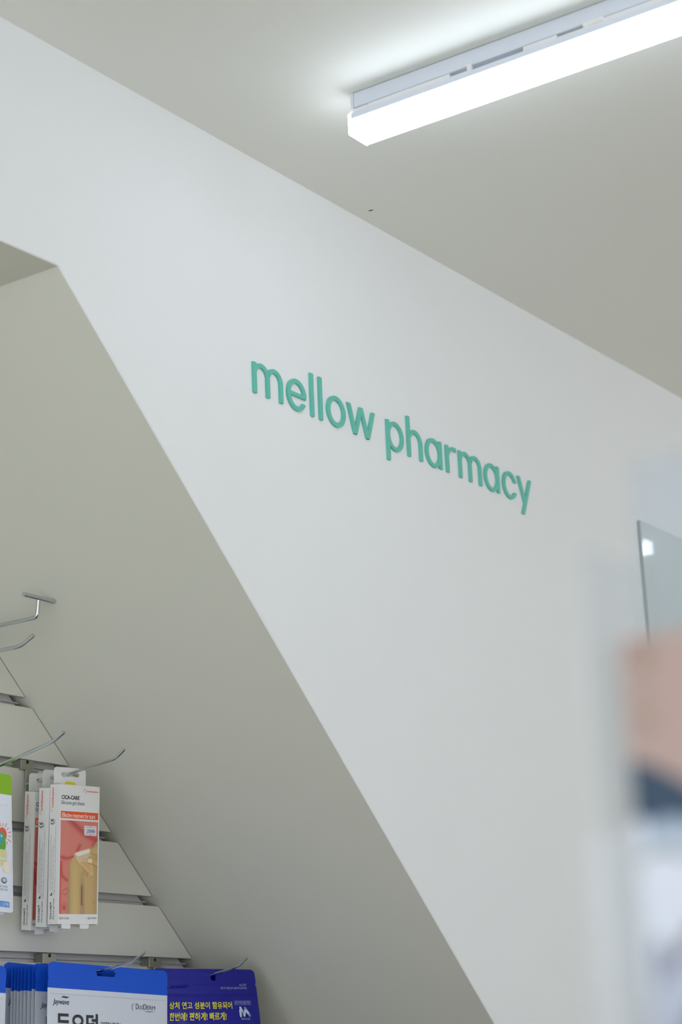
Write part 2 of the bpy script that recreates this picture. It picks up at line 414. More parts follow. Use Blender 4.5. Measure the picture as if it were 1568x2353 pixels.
# ------------------------------------------------------------------ hooks
def hook(x, zg, wire, rad, label, grp='chrome peg hooks on the slatwall', plate=.029, upper=None, xp=None):
    """x: rod plane; zg: centre height of the groove; wire: [(y, z), ...]"""
    t = empty('peg_hook', (x, YB, zg)); tag(t, label, 'hook', grp)
    L = lambda X, Y, Z: (X - x, Y - YB, Z - zg)
    px = x + .002
    b = MB(); b.box(L(px - .010, YB - .0035, zg - .0075), L(px + .0125, YB + .011, zg + .0045), m_brack)
    b.tube([L(px + .001, YB - .0042, zg + .0022), L(px + .001, YB - .0020, zg + .0022)], .0022, m_dark, 12)
    b.build('bracket', t, bevel=.0005)
    b = MB(); b.box(L(px - .003, YB - .0050, zg - .0075 - plate), L(px + .0185, YB - .0035, zg - .0070), m_brack); b.build('back_plate', t, bevel=.0006)
    b = MB(); b.tube([L(x, y, z) for (_, y, z) in [tuple(p) for p in bend([(0, y, z) for y, z in wire], .007)]], rad, m_chrome)
    b.build('wire', t, smooth=True)
    if upper:
        b = MB(); b.tube([L(x, y, z) for (_, y, z) in [tuple(p) for p in bend([(0, y, z) for y, z in upper], .006)]], rad, m_chrome)
        b.build('label_wire', t, smooth=True)
        yy, zz = upper[-1]; b = MB()
        b.tube([L(x - .0255, yy - .001, zz + .0012), L(x + .0235, yy - .001, zz + .0012)], rad * 1.15, m_chrome); b.build('cross_bar', t, smooth=True)
    return t
G = lambda k: 1.9689 - PITCH * k - GAP / 2
hook(1.650, G(-1), [(YB - .004, 1.999), (1.572, 1.999), (1.552, 2.0085)], .0024,
     'chrome double hook with a crossbar end, highest on the slatwall', upper=[(YB - .004, 2.0287), (1.5465, 2.0285), (1.5442, 2.0492)])
hook(1.650, G(1), [(YB - .004, 1.8545), (1.5230, 1.8836), (1.5061, 1.8925)], .0020, 'chrome peg hook holding the green-topped pouch at the left edge')
hook(1.758, G(1), [(YB - .004, 1.8635), (1.6000, 1.8672), (1.5270, 1.8763), (1.5125, 1.8858)], .0018, 'chrome peg hook carrying the three slim white cartons')
hook(1.7953, G(4), [(YB - .004, 1.6400), (1.5800, 1.6435), (1.5390, 1.6490), (1.5184, 1.6592)], .0016, 'chrome peg hook carrying the row of blue-topped pouches')
hook(1.9869, G(4), [(YB - .004, 1.6360), (1.5780, 1.6412), (1.5355, 1.6483), (1.5198, 1.6585)], .0016, 'chrome peg hook carrying the navy pouch, nearest the soffit')

# ------------------------------------------------------------------ slim cartons
BW, BH, BD = 0.0665, 0.1587, 0.0160
POSE = [Matrix(r) for r in (
  ((0.99913, 0.02032, -0.03630, 1.74319), (-0.02269, 0.99756, -0.06605, 1.60281), (0.03487, 0.06681, 0.99716, 1.69509), (0.00000, 0.00000, 0.00000, 1.00000)),
  ((0.99684, -0.04909, -0.06240, 1.74880), (0.04269, 0.99406, -0.10010, 1.62585), (0.06694, 0.09712, 0.99302, 1.69356), (0.00000, 0.00000, 0.00000, 1.00000)),
  ((0.99627, 0.02862, -0.08139, 1.75081), (-0.03818, 0.99223, -0.11845, 1.65143), (0.07737, 0.12112, 0.98962, 1.69217), (0.00000, 0.00000, 0.00000, 1.00000)),
)]
def fr(u, v, n): return (u, -n, v)            # front face frame (u right, v up, n towards the viewer)
def sd(u, v, n): return (-n, BD - u, v)       # left side frame, u from the back edge to the front edge
def inside(px, py, poly):
    c = np.zeros(px.shape, bool); n = len(poly)
    for i in range(n):
        x1, y1 = poly[i]; x2, y2 = poly[(i + 1) % n]
        k = ((y1 > py) != (y2 > py))
        with np.errstate(divide='ignore', invalid='ignore'): c ^= k & (px < (x2 - x1) * (py - y1) / (y2 - y1 + 1e-12) + x1)
    return c
def seg_d(px, py, a, b):
    ax, ay = a; bx, by = b; dx, dy = bx - ax, by - ay
    t = np.clip(((px - ax) * dx + (py - ay) * dy) / (dx * dx + dy * dy + 1e-9), 0, 1)
    return np.hypot(px - ax - t * dx, py - ay - t * dy)
def path_d(px, py, pts):
    return np.min([seg_d(px, py, pts[i], pts[i + 1]) for i in range(len(pts) - 1)], axis=0)
def scar_picture(nx=110, ny=270):
    gx, gy = np.meshgrid(np.linspace(0, 1, nx), np.linspace(0, 1, ny))      # gy down
    X = 735 - 27 * gy + gx * (445 + 9 * gy); Y = 878 + gy * 1124 + gx * 18 * (1 - gy)
    col = np.zeros((ny, nx, 3)); col[:] = (220, 128, 114)
    def blend(mask, c): col[:] = col * (1 - mask[..., None]) + np.array(c, float) * mask[..., None]
    soft = lambda d, w: np.clip(1 - d / w, 0, 1) ** 1.3
    blend(soft(np.hypot((X - 800) / 90, (Y - 1000) / 150) * 60, 60) * .5, (214, 140, 120))
    blend(soft(np.hypot((X - 1010) / 70, (Y - 1180) / 110) * 60, 60) * .6, (206, 140, 112))
    for P, wd, c, a in (([(850, 880), (930, 960), (1040, 1060), (1170, 1130)], 62, (184, 66, 66), .85), ([(1130, 1040), (1160, 1130), (1120, 1180)], 50, (184, 66, 66), .6),
                        ([(730, 1320), (800, 1340), (900, 1310), (960, 1180)], 34, (186, 64, 66), .75), ([(725, 1420), (740, 1540), (800, 1600), (850, 1600)], 36, (190, 58, 58), .75),
                        ([(735, 1380), (725, 1500), (716, 1700), (712, 1990)], 34, (196, 72, 66), .8), ([(760, 1720), (800, 1690), (815, 1740), (780, 1780), (750, 1750)], 14, (190, 80, 74), .6),
                        ([(740, 1900), (770, 1860), (800, 1900)], 12, (196, 84, 76), .5)):
        blend(soft(path_d(X, Y, P), wd) * a, c)
    blend(soft(np.hypot(X - 768, (Y - 1925) * .8), 40) * .9, (196, 52, 48))
    blend(soft(np.hypot(X - 768, (Y - 1330) * .8), 40) * .4, (188, 66, 66))
    body = inside(X, Y, [(1190, 1100), (1150, 1150), (1120, 1200), (1040, 1235), (960, 1255), (900, 1300), (860, 1350), (835, 1420), (820, 1520), (815, 1700), (808, 1860), (800, 2010), (1190, 2010)])
    sk = np.zeros_like(col); sk[:] = (203, 170, 112)
    sh = 1 - .16 * np.clip(1 - (X - (815 - 0)) / 45, 0, 1) - .20 * np.clip(1 - np.abs(X - 985) / 40, 0, 1) * np.clip((Y - 1480) / 220, 0, 1) - .1 * np.clip((X - 1090) / 80, 0, 1)
    sh += .05 * np.exp(-((X - 900) / 35) ** 2) * np.clip((Y - 1330) / 160, 0, 1)
    sk = sk * sh[..., None]
    col = np.where(body[..., None], sk, col)
    def poly(pts, c, a=1.0): 
        k = inside(X, Y, pts) * a
        col[:] = col * (1 - k[..., None]) + np.array(c, float) * k[..., None]
    def line(pts, wd, c, a=1.0):
        k = soft(path_d(X, Y, pts), wd) * a
        col[:] = col * (1 - k[..., None]) + np.array(c, float) * k[..., None]
    line([(982, 1670), (978, 1800), (980, 2000)], 13, (108, 74, 70), .9)
    poly([(972, 1900), (988, 1900), (990, 2010), (972, 2010)], (226, 160, 140), .8)
    # fingers and hand from the right
    poly([(1060, 1250), (1090, 1225), (1130, 1200), (1190, 1170), (1190, 1300), (1130, 1310), (1080, 1300)], (206, 172, 110))
    line([(1085, 1262), (1120, 1290), (1180, 1292)], 8, (150, 112, 70), .8)
    line([(1090, 1225), (1140, 1195), (1190, 1180)], 7, (170, 132, 78), .7)
    # scar, film and peeled corner
    for P in ([(985, 1440), (1010, 1490), (1000, 1530)], [(1020, 1480), (1045, 1560)], [(1060, 1500), (1040, 1540)], [(1000, 1320), (1020, 1350), (990, 1370)]): line(P, 12, (200, 120, 92), .7)
    poly([(900, 1290), (915, 1262), (1070, 1215), (1086, 1232), (1082, 1290), (1040, 1345), (960, 1370), (930, 1350)], (222, 196, 160), .85)
    poly([(905, 1285), (920, 1265), (1072, 1218), (1080, 1262), (940, 1312)], (236, 232, 226), .9)
    poly([(945, 1372), (1065, 1360), (1098, 1400), (1122, 1540), (1100, 1520)], (216, 174, 112), .8)
    line([(888, 1300), (900, 1275), (1070, 1222)], 9, (238, 206, 150), .9)
    line([(905, 1290), (930, 1350), (950, 1375), (1060, 1358)], 9, (240, 222, 196), .9)
    line([(945, 1378), (1110, 1536), (1098, 1400)], 7, (238, 214, 172), .9)
    poly([(1060, 1342), (1108, 1338), (1190, 1372), (1190, 1432), (1110, 1408), (1058, 1388)], (208, 168, 104))
    poly([(1056, 1344), (1104, 1340), (1104, 1392), (1060, 1386)], (236, 220, 186))
    line([(1060, 1392), (1120, 1410), (1185, 1438)], 7, (140, 100, 60), .8)
    k = soft(np.hypot(X - 1125, Y - 1862), 24) * .7
    col[:] = col * (1 - k[..., None]) + np.array((196, 132, 80), float) * k[..., None]
    return gx, gy, col
def print_grid(mb, gx, gy, col, fn):
    ny, nx = gx.shape
    v = [fn(gx[j, i], gy[j, i]) for j in range(ny) for i in range(nx)]
    f = [(j * nx + i, (j + 1) * nx + i, (j + 1) * nx + i + 1, j * nx + i + 1) for j in range(ny - 1) for i in range(nx - 1)]
    mb.add(v, f, m_print, [lin(col[j, i]) for j in range(ny) for i in range(nx)])
def star(mb, cu, cv, r, fn, n, rotup=0):
    for k in range(5):
        if k == 2: continue
        a = math.radians(90 + 72 * k + (90 if rotup else 0) + 12)
        c, s = math.cos(a), math.sin(a); p = lambda q, h: (cu + c * q - s * h, cv + s * q + c * h)
        mb.flat([p(r * .35, 0), p(r * .75, r * .16), p(r, 0), p(r * .75, -r * .16)], fn, m_orange, n)
def make_carton(M, label, sticker=False):
    t = empty('gel_sheet_carton', M=M); tag(t, label, 'carton', 'slim white cartons on one hook')
    b = MB(); e = .0003
    b.box((0, 0, 0), (BW, BD, BH), m_card); g = b; n = .00015
    # front print
    def X(a): return (a - 728) / 477 * BW
    def Z(a): return BH * (1 - (a - 430) / 1690)
    g.flat([(X(740), Z(842)), (X(1190), Z(845)), (X(1190), Z(757)), (X(740), Z(757))], fr, m_orange, n)
    g.text('Effective treatment for scars', X(752), Z(832), X(1150), Z(775), fr, m_whiteink, n * 2, bold=.006)
    g.text('CICA-CARE', X(745), Z(612), X(957), Z(562), fr, m_black, n, bold=.03); g.text('®', X(959), Z(577), X(967), Z(567), fr, m_black, n)
    g.text('Silicone gel sheet', X(740), Z(688), X(1022), Z(628), fr, m_grey, n, bold=.004)
    star(g, X(1022), Z(498), .0033, fr, n)
    g.text('smith&nephew', X(1042), Z(514), X(1192), Z(484), fr, m_orange, n, bold=.012)
    g.text('12cm x 3cm', X(742), Z(2060), X(860), Z(2030), fr, m_grey, n, bold=.006)
    g.text('1 gel sheet', X(1070), Z(2062), X(1186), Z(2030), fr, m_grey, n, bold=.006)
    gx, gy, col = PIC
    print_grid(g, gx, gy, col, lambda a, q: fr(X(740) + a * (X(1190) - X(740)), Z(868) + q * (Z(1998) - Z(868)), n))
    # side print, all of it reading upwards
    S = lambda a: a * BD
    def V(a): return BH * (1 - (a - 430) / 1680)
    g.text('smith&nephew', S(.16), V(702), S(.44), V(462), sd, m_orange, n, bold=.012, rot=1); star(g, S(.24), V(730), .0030, sd, n, 1)
    # CE mark
    for zb, mid in ((V(917), 0), (V(880), 1)):
        ru, rv, cu = S(.175), .0034, S(.275)
        g.flat(ell(cu, zb + rv, ru, rv, 190, 350, 14) + ell(cu, zb + rv, ru * .68, rv * .68, 350, 190, 14), sd, m_black, n)
        if mid: g.flat([(cu - S(.022), zb + .0004), (cu + S(.022), zb + .0004), (cu + S(.022), zb + rv * .95), (cu - S(.022), zb + rv * .95)], sd, m_black, n)
    g.text('2797', S(.47), V(915), S(.56), V(860), sd, m_black, n, rot=1, bold=.01)
    rows = [('Smith & Nephew Medical Limited, 101 Hessle Road, Hull HU3 2BN England', .15, 1700, 1040), ('Trade Marks of / Marques de commerce de Smith & Nephew', .28, 1700, 1170),
            ('Country of Origin: China / Pays d\'origine: Chine. www.smith-nephew.com', .42, 1760, 1090), ('EC REP Smith & Nephew Operations B.V. Bloemlaan 2, 2132 NP Hoofddorp, Netherlands', .60, 1765, 940)]
    for tx, a, y0, y1 in rows: g.text(tx, S(a), V(y0), S(a + .09), V(y1), sd, m_grey, n, rot=1, res=1)
    g.flat([(S(.22), V(1770)), (S(.38), V(1770)), (S(.38), V(1735)), (S(.30), V(1735)), (S(.30), V(1755)), (S(.22), V(1755))], sd, m_black, n)
    g.text('CICA-CARE™', S(.20), V(2050), S(.37), V(1848), sd, m_black, n, rot=1, bold=.03)
    g.text('Silicone gel sheet', S(.48), V(2052), S(.67), V(1800), sd, m_grey, n, rot=1, bold=.004)
    g.build('carton_body', t, bevel=.0003)
    # hanging tab at the back with a euro slot
    TT = 0.1800; x0, x1 = .0058, .0590; hz = .1719; hx0, hx1, hh = .0180, .0480, .0046
    g = MB(); th = .0005; rc = .004
    def tab(u, v, n_): return (u, BD - n_, v)
    outer = [(x0, BH - .02)] + [(x1, BH - .02)] + [(x1 - rc + rc * math.cos(a), TT - rc + rc * math.sin(a)) for a in np.linspace(0, math.pi / 2, 6)] + [(x0 + rc + rc * math.cos(a), TT - rc + rc * math.sin(a)) for a in np.linspace(math.pi / 2, math.pi, 6)]
    slot = [(hx1 - hh / 2 + hh / 2 * math.cos(a), hz + hh / 2 * math.sin(a)) for a in np.linspace(-math.pi / 2, math.pi / 2, 8)] + [(hx0 + hh / 2 + hh / 2 * math.cos(a), hz + hh / 2 * math.sin(a)) for a in np.linspace(math.pi / 2, 3 * math.pi / 2, 8)]
    bm = bmesh.new(); ed = []
    for loop in (outer, slot):
        vs = [bm.verts.new(tab(p[0], p[1], 0)) for p in loop]
        ed += [bm.edges.new((vs[i], vs[(i + 1) % len(vs)])) for i in range(len(vs))]
    res = bmesh.ops.triangle_fill(bm, edges=ed, use_beauty=True)
    me = bpy.data.meshes.new('hang_tab'); bm.to_mesh(me); bm.free(); me.materials.append(m_card)
    o = bpy.data.objects.new('hang_tab', me); C.objects.link(o); o.parent = t
    sol = o.modifiers.new('thickness', 'SOLIDIFY'); sol.thickness = th; sol.offset = 0
    g = MB(); g.prism([(.024, BH - .004), (.0425, BH - .004), (.0415, BH + .003), (.039, BH + .0048), (.0255, BH + .0052), (.0243, BH + .0035)], tab, m_yellow, .0004, .0007)
    s_ = g.build('yellow_label', t); s_['label'] = 'yellow sticker on the tab'
    for q0, q1 in ((.007, .0215), (.0375, .052)):
        g = MB(); g.prism([(q0, .001), (q0, -.0035), (q0 + .001, -.005), (q1 - .001, -.005), (q1, -.0035), (q1, .001)], fr, m_card, -.0012, -.0006)
        g.build('tuck_tab', t)
    g = MB(); g.box((.001, .0012, -.0008), (BW - .002, BD - .0005, -.0001), m_cardin); g.build('end_flap', t)
    g = MB(); g.box((.0005, .002, BH), (BW * .2, BD - .003, BH + .0006), m_cardin); g.build('end_flap', t)
    if sticker:
        g = MB(); a, c, z0, z1 = X(1022), X(1168), Z(1040), Z(922); mu = (a + c) / 2; k = .0012
        g.prism([(a + k, z0), (mu - k, z0), (mu, z0 + k), (mu + k, z0), (c, z0), (c, z1), (mu + k, z1), (mu, z1 - k), (mu - k, z1), (a, z1), (a, z0 + k)], fr, m_sticker, n * 1.5, n * 3)
        for q in (Z(940), Z(1022)): g.flat([(a + .001, q - .0003), (c - .001, q - .0003), (c - .001, q + .0003), (a + .001, q + .0003)], fr, m_pink, n * 4)
        g.text('250000-', a + .0032, Z(1006), c - .0012, Z(962), fr, m_inkblue, n * 4, bold=.015, shear=.12)
        g.flat([(a + .0006, Z(984)), (a + .0014, Z(984)), (a + .0014, Z(976)), (a + .0006, Z(976))], fr, m_inkblue, n * 4)
        s_ = g.build('price_sticker', t); s_['label'] = 'small white price sticker with pink rules'
    return t
PIC = scar_picture()
c1 = make_carton(POSE[0], 'slim white scar-gel carton nearest the viewer, with a price sticker on its picture', True)
for M_, lb in ((POSE[1], 'middle one of the three slim white cartons on the hook'), (POSE[2], 'rearmost of the three slim white cartons, closest to the slatwall')):
    c = copy_tree(c1); c.matrix_world = M_; c['label'] = lb
    for ch in list(c.children):
        if ch.name.startswith('price_sticker'): bpy.data.objects.remove(ch)

# ------------------------------------------------------------------ pouches
def pouch_surface(W, H, puff, wr, seed, flare=0.0, head=.035):
    rnd = random.Random(seed); ph = [rnd.uniform(0, 6.28) for _ in range(8)]
    def d(u, v):                       # u 0..W from left, v = height below the top (positive down)
        k = max(0.0, min(1.0, (v - head) / .05)); q = math.sin(math.pi * max(0, min(1, u / W)))
        a = puff * (q ** .6) * k
        a += wr * k * (math.sin(u * 95 + v * 60 + ph[0]) * .5 + math.sin(u * 210 - v * 130 + ph[1]) * .3 + math.sin(v * 260 + u * 45 + ph[2]) * .25)
        a += wr * .35 * math.sin(u * 40 + ph[3])
        return a
    def edge(u, v): return (u - W / 2) * (1 + flare * v)
    def fn(u, v, n=0.0): return (edge(u, v), -d(u, v) - n, -v)
    return fn
def make_pouch(name, W, H, head, m_head, m_body, puff, wr, seed, notch=.0245, hole=None, flare=0.0, rc=.006):
    """local origin: middle of the top edge"""
    fn = pouch_surface(W, H, puff, wr, seed, flare, head)
    t = empty(name)
    def sheet(v0, v1, M, nm, rounded=False, nu=64, bot=False):
        nv = max(8, int((v1 - v0) / .0022)); b = MB()
        def uu(i, v):
            ins = 0.0
            if rounded and v < rc: ins = rc - math.sqrt(max(0, rc * rc - (rc - v) ** 2))
            ins += max(0, .0016 - abs(v - notch))
            if bot and H - v < .004: ins += .004 - math.sqrt(max(0, .004 ** 2 - (.004 - (H - v)) ** 2))
            return ins + (W - 2 * ins) * i / nu
        vs = []; fs = []
        for j in range(nv + 1):
            v = v0 + (v1 - v0) * j / nv
            for i in range(nu + 1): vs.append(fn(uu(i, v), v))
        n1 = len(vs)
        for j in range(nv + 1):
            v = v0 + (v1 - v0) * j / nv
            for i in range(nu + 1):
                p = fn(uu(i, v), v); vs.append((p[0], .0008 + (.5 * -p[1] if v > head else 0) * .1, p[2]))
        g = lambda j, i: j * (nu + 1) + i
        def cut(j, i):
            if not hole: return False
            v = v0 + (v1 - v0) * (j + .5) / nv; u = W * (i + .5) / nu
            hu, hv, hw, hh = hole
            du = max(0, abs(u - hu) - (hw - hh) / 2); return math.hypot(du, v - hv) < hh / 2
        for j in range(nv):
            for i in range(nu):
                if cut(j, i): continue
                fs.append((g(j, i), g(j + 1, i), g(j + 1, i + 1), g(j, i + 1)))
                fs.append(tuple(n1 + k for k in (g(j, i), g(j, i + 1), g(j + 1, i + 1), g(j + 1, i))))
        for j in range(nv):
            fs.append((g(j, 0), n1 + g(j, 0), n1 + g(j + 1, 0), g(j + 1, 0))); fs.append((g(j, nu), g(j + 1, nu), n1 + g(j + 1, nu), n1 + g(j, nu)))
        if rounded: 
            for i in range(nu): fs.append((g(0, i), g(0, i + 1), n1 + g(0, i + 1), n1 + g(0, i)))
        if bot:
            for i in range(nu): fs.append((g(nv, i + 1), g(nv, i), n1 + g(nv, i), n1 + g(nv, i + 1)))
        b.add(vs, fs, M); o = b.build(nm, t, smooth=True, recalc=False); return o
    sheet(0, head, m_head, 'header', True, nu=150 if hole else 48); sheet(head, H, m_body, 'pouch_body', bot=True)
    return t, fn

def place(t, x, y, z, roll=0.0, yaw=0.0, pitch=0.0):
    t.rotation_euler = Euler((pitch, roll, yaw)); t.location = (x, y, z)

# blue-and-white pouches: top edge from (1.710, 1.652) to (1.909, 1.645)
W1 = .1985; HD = .0285
t, fn = make_pouch('dressing_pouch', W1, .235, HD, m_blue, m_silver, .0019, .0003, 3, notch=.0185, hole=(.0925, .0085, .031, .0058))
P = lambda u, v, n: fn(u, v, n)
g = MB(); N_ = .0004
def T(mb, s, u0, v1, u1, v0, M, **k): mb.text(s, u0, 0, u1, 1, lambda a, b, n: P(a, v1 + (v0 - v1) * b, N_), M, **k)
T(g, 'Jaywave', .0075, .0480, .0330, .0400, m_black, bold=.006, shear=.25)
g.flat([(.020, .0386), (.024, .0366), (.029, .0373), (.0335, .0372), (.029, .0392), (.0245, .0384)], lambda u, v, n: P(u, v, N_), m_black)
T(g, 'D', .1430, .0462, .1478, .0400, m_grey); T(g, 'UO', .1482, .0462, .1560, .0416, m_grey); T(g, 'D', .1562, .0462, .1612, .0400, m_grey); T(g, 'ERM', .1616, .0462, .1765, .0416, m_grey)
g.flat([(.155, .0475), (.166, .0490), (.178, .0478), (.166, .0483)], lambda u, v, n: P(u, v, N_), m_black)
for k in range(8):
    a, b = ell(.1395, .0445, .0035, .0042, 110, 290, 8)[k], ell(.1395, .0445, .0035, .0042, 110, 290, 8)[k + 1]
    c_, d_ = ell(.1397, .0445, .0030, .0038, 110, 290, 8)[k + 1], ell(.1397, .0445, .0030, .0038, 110, 290, 8)[k]
    g.flat([a, b, c_, d_], lambda u, v, n: P(u, v, N_), m_grey)
T(g, '듀오덤', .0130, .0790, .0790, .0545, m_black, bold=.03)
T(g, 'EXTRA THIN', .0840, .0680, .1160, .0630, m_black, bold=.012)
print_on([c for c in t.children if c.name.startswith('pouch_body')][0], g)
g = MB(); g.tube([P(.004, HD + .0058, .0002), P(W1 / 2, HD + .0058, .0004), P(W1 - .004, HD + .0058, .0002)], .0004, m_silver, 6); g.build('zip_ridge', t)
proto = t
tag(proto, 'blue-topped white dressing pouch at the front of its row, whole face showing', 'pouch', 'blue-topped pouches on one hook')
place(proto, 1.8095, 1.583, 1.6484, roll=math.radians(2.05), yaw=math.radians(-2.0))
ys = [1.6012, 1.6071, 1.6130, 1.6189, 1.6242, 1.6290, 1.6338, 1.6386, 1.6520]
dz = [-.0008, .0004, -.0006, -.0003, -.0004, -.0008, -.0002, -.0006, .0016]
ords = ['second', 'third', 'fourth', 'fifth', 'sixth', 'seventh', 'eighth', 'ninth', 'last']
for y, q, w_ in zip(ys, dz, ords):
    c = copy_tree(proto)
    c['label'] = 'blue-topped white pouch, %s from the front in the packed row' % w_ if w_ != 'last' else 'blue-topped white pouch hanging last in its row, against the slatwall'
    place(c, 1.8095 + q * .8, y, 1.6484 + q - .0014 + (y - 1.60) * .05, roll=math.radians(2.05 + q * 500), yaw=math.radians(-1.8 + random.uniform(-.08, .08)))
c = copy_tree(proto); c['label'] = 'blue-topped white pouch at the left edge of the photo, on the neighbouring hook'
place(c, 1.5340, 1.578, 1.6475, roll=math.radians(2.0), yaw=math.radians(-1))

# navy pouch
W2 = .177
t, fn = make_pouch('wound_plaster_pouch', W2, .235, .0300, m_navy, m_navy, .0040, .0011, 11, notch=.0185, hole=(.1025, .0098, .0085, .0085), flare=1.6)
tag(t, 'dark navy foil pouch with yellow Korean writing, nearest the soffit', 'pouch')
P = lambda u, v, n: fn(u, v, n)
N_ = .0009; g = MB()
place(t, 1.9765, 1.577, 1.6487, roll=math.radians(-.3), yaw=math.radians(-5.4))
def u2(px): return (px - 369) / 210 * .179 + .0115       # from the photo's front view of the pouch
T(g, '상처 연고 성분이 함유되어', .0290, .0475, .1300, .0390, m_yink, bold=.02)
T(g, '한번에! 편하게! 빠르게!', .0295, .0610, .1185, .0515, m_yink, bold=.02, shear=.1)
T(g, '절취선', .1460, .0205, .1530, .0180, m_palink); T(g, '✂', .1535, .0210, .1585, .0172, m_palink)
T(g, '개봉 후 지퍼를 눌러 밀봉하여 보관하세요', .1130, .0240, .1590, .0215, m_palink)
for a, b, s_ in ((.1345, .1485, '일반의약품'), (.1495, .1620, '멸균제품')):
    T(g, s_, a + .0012, .0415, b - .0012, .0390, m_palink)
    e = .0003
    for q in ([(a, .0382), (b, .0382), (b, .0382 + e), (a, .0382 + e)], [(a, .0424), (b, .0424), (b, .0424 + e), (a, .0424 + e)], [(a, .0382), (a + e, .0382), (a + e, .0427), (a, .0427)], [(b, .0382), (b + e, .0382), (b + e, .0427), (b, .0427)]):
        g.flat(q, lambda u, v, n: P(u, v, N_), m_palink)
T(g, 'MEDICURE', .1420, .0608, .1575, .0588, m_palink)
# capsule emblem in the shape of an M
pm = lambda u, v, n: P(u, v, N_ + n)
def caps(a, b, r_, M, n_):
    a = (a[0] - .0080, a[1]); b = (b[0] - .0080, b[1])
    dx, dy = b[0] - a[0], b[1] - a[1]; an = math.degrees(math.atan2(dy, dx))
    g.flat(ell(*b, r_, r_, an - 90, an + 90, 8) + ell(*a, r_, r_, an + 90, an + 270, 8), pm, M, n_)
m_lb = mat('capsule_blue_ink', (120, 150, 214), 0.5); m_wb = mat('capsule_white_ink', (206, 214, 232), 0.5)
caps((.1500, .0560), (.1500, .0500), .0017, m_wb, 0); caps((.1515, .0470), (.1560, .0550), .0019, m_lb, .00005); caps((.1528, .0492), (.1512, .0466), .0019, m_wb, .0001)
caps((.1560, .0555), (.1582, .0500), .0017, m_wb, .00015); caps((.1590, .0470), (.1655, .0555), .0019, m_lb, .0002); caps((.1602, .0500), (.1630, .0525), .0019, m_wb, .00025)
for k in range(9): g.flat(ell(.128 + k * .0052, .0680, .0019, .0019, 0, 360, 10), lambda u, v, n: P(u, v, N_), m_leaf)
print_on([c for c in t.children if c.name.startswith('pouch_body')][0], g)
for vv, rr in ((.0188, .0002), (.0300, .0004), (.0322, .0004)):
    g = MB(); g.tube([P(.003 + (W2 - .006) * k / 12, vv, .0002) for k in range(13)], rr, m_navy, 6); g.build('zip_ridge', t)
# a few sharp creases of the foil
g = MB()
for a, b_ in (((.030, .022), (.060, .021)),):
    pts = [(a[0] + (b_[0] - a[0]) * k / 24, a[1] + (b_[1] - a[1]) * k / 24 + .0015 * math.sin(k * 2.1)) for k in range(25)]
    g.tube([P(p[0], p[1], .0004 + .0004 * math.sin(k * 1.7)) for k, p in enumerate(pts)], .0008, m_navy, 6)
g.build('foil_crease', t)

nv = copy_tree(t); nv['label'] = 'second navy pouch, only a sliver of its top showing behind the front one'
place(nv, 1.9700, 1.5885, 1.6480, roll=math.radians(-.3), yaw=math.radians(-4.6))
t['group'] = nv['group'] = 'navy pouches on one hook'

# green-topped pouch at the left edge
W3 = .150
t, fn = make_pouch('wet_tissue_pouch', W3, .1530, .0228, m_lime, m_pouchw, .0035, .0004, 21, notch=.6, hole=None, flare=.55, rc=.004)
tag(t, 'white pouch with a lime-green top and a sun picture, at the left edge', 'pouch')
place(t, 1.6640 - .0745, 1.600, 1.8583, roll=math.radians(.9))
P = lambda u, v, n: fn(u, v, n); N_ = .0005; g = MB()
pp = lambda u, v, n: P(u, v, N_ + n)
UX = lambda px: W3 - (28 + (0) - px) * .000695         # photo column to pouch column
VY = lambda py: (py - 1781) * .000486
sx, sy = UX(4), VY(1921)
g.flat(ell(sx, sy, .0065, .0078, 0, 360, 24), pp, m_red, 0)
for k in range(16):
    a = math.radians(k * 22.5 + 6); r0, r1 = .0092, .0128 + .002 * (k % 2)
    c_, s_ = math.cos(a), math.sin(a); wd = .00035
    g.flat([(sx + c_ * r0 - s_ * wd, sy + s_ * r0 + c_ * wd), (sx + c_ * r1 - s_ * wd, sy + s_ * r1 + c_ * wd), (sx + c_ * r1 + s_ * wd, sy + s_ * r1 - c_ * wd), (sx + c_ * r0 + s_ * wd, sy + s_ * r0 - c_ * wd)], pp, m_red, 0)
g.flat([(UX(-14), VY(1930)), (UX(2), VY(1915)), (UX(9), VY(1925)), (UX(11), VY(1945)), (UX(9), VY(1955)), (UX(-14), VY(1955))], pp, m_leaf, .0001)
g.flat([(UX(-18), VY(1925)), (UX(-2), VY(1916)), (UX(4), VY(1922)), (UX(4), VY(1934)), (UX(-1), VY(1944)), (UX(-10), VY(1950)), (UX(-18), VY(1940))], pp, m_teal, .0002)
g.text('+', UX(-1.5), VY(1928), UX(3), VY(1922), pp, m_whiteink, .0003, bold=.03)
g.flat([(UX(-14), VY(1956)), (UX(12), VY(1956)), (UX(13), VY(1974)), (UX(-14), VY(1974))], pp, m_sand, 0)
g.flat([(UX(-14), VY(1977)), (UX(13), VY(1977)), (UX(13), VY(1984)), (UX(4), VY(1988)), (UX(-2), VY(1995)), (UX(-14), VY(1995))], pp, m_sand, 0)
g.flat(ell(UX(11), VY(1995), .0056, .0062, 0, 360, 20), pp, m_whiteink, .0001)
for i in range(5):
    for j in range(6):
        a, b = UX(11) - .0042 + i * .0021, VY(1995) - .005 + j * .002 
        if math.hypot((a - UX(11)) / .0056, (b - VY(1995)) / .0062) < .95: g.flat([(a - .0006, b), (a, b - .0005), (a + .0006, b), (a, b + .0005)], pp, m_sand, .0002)
g.flat(ell(UX(6), VY(2025), .0044, .0034, 0, 360, 20), pp, m_dteal, 0); g.flat(ell(UX(6), VY(2024.5), .0030, .0020, 0, 360, 16), pp, m_pouchw, .0001)
g.text('GMP', UX(3.4), VY(2026.5), UX(8.6), VY(2022.5), pp, m_dteal, .0002)
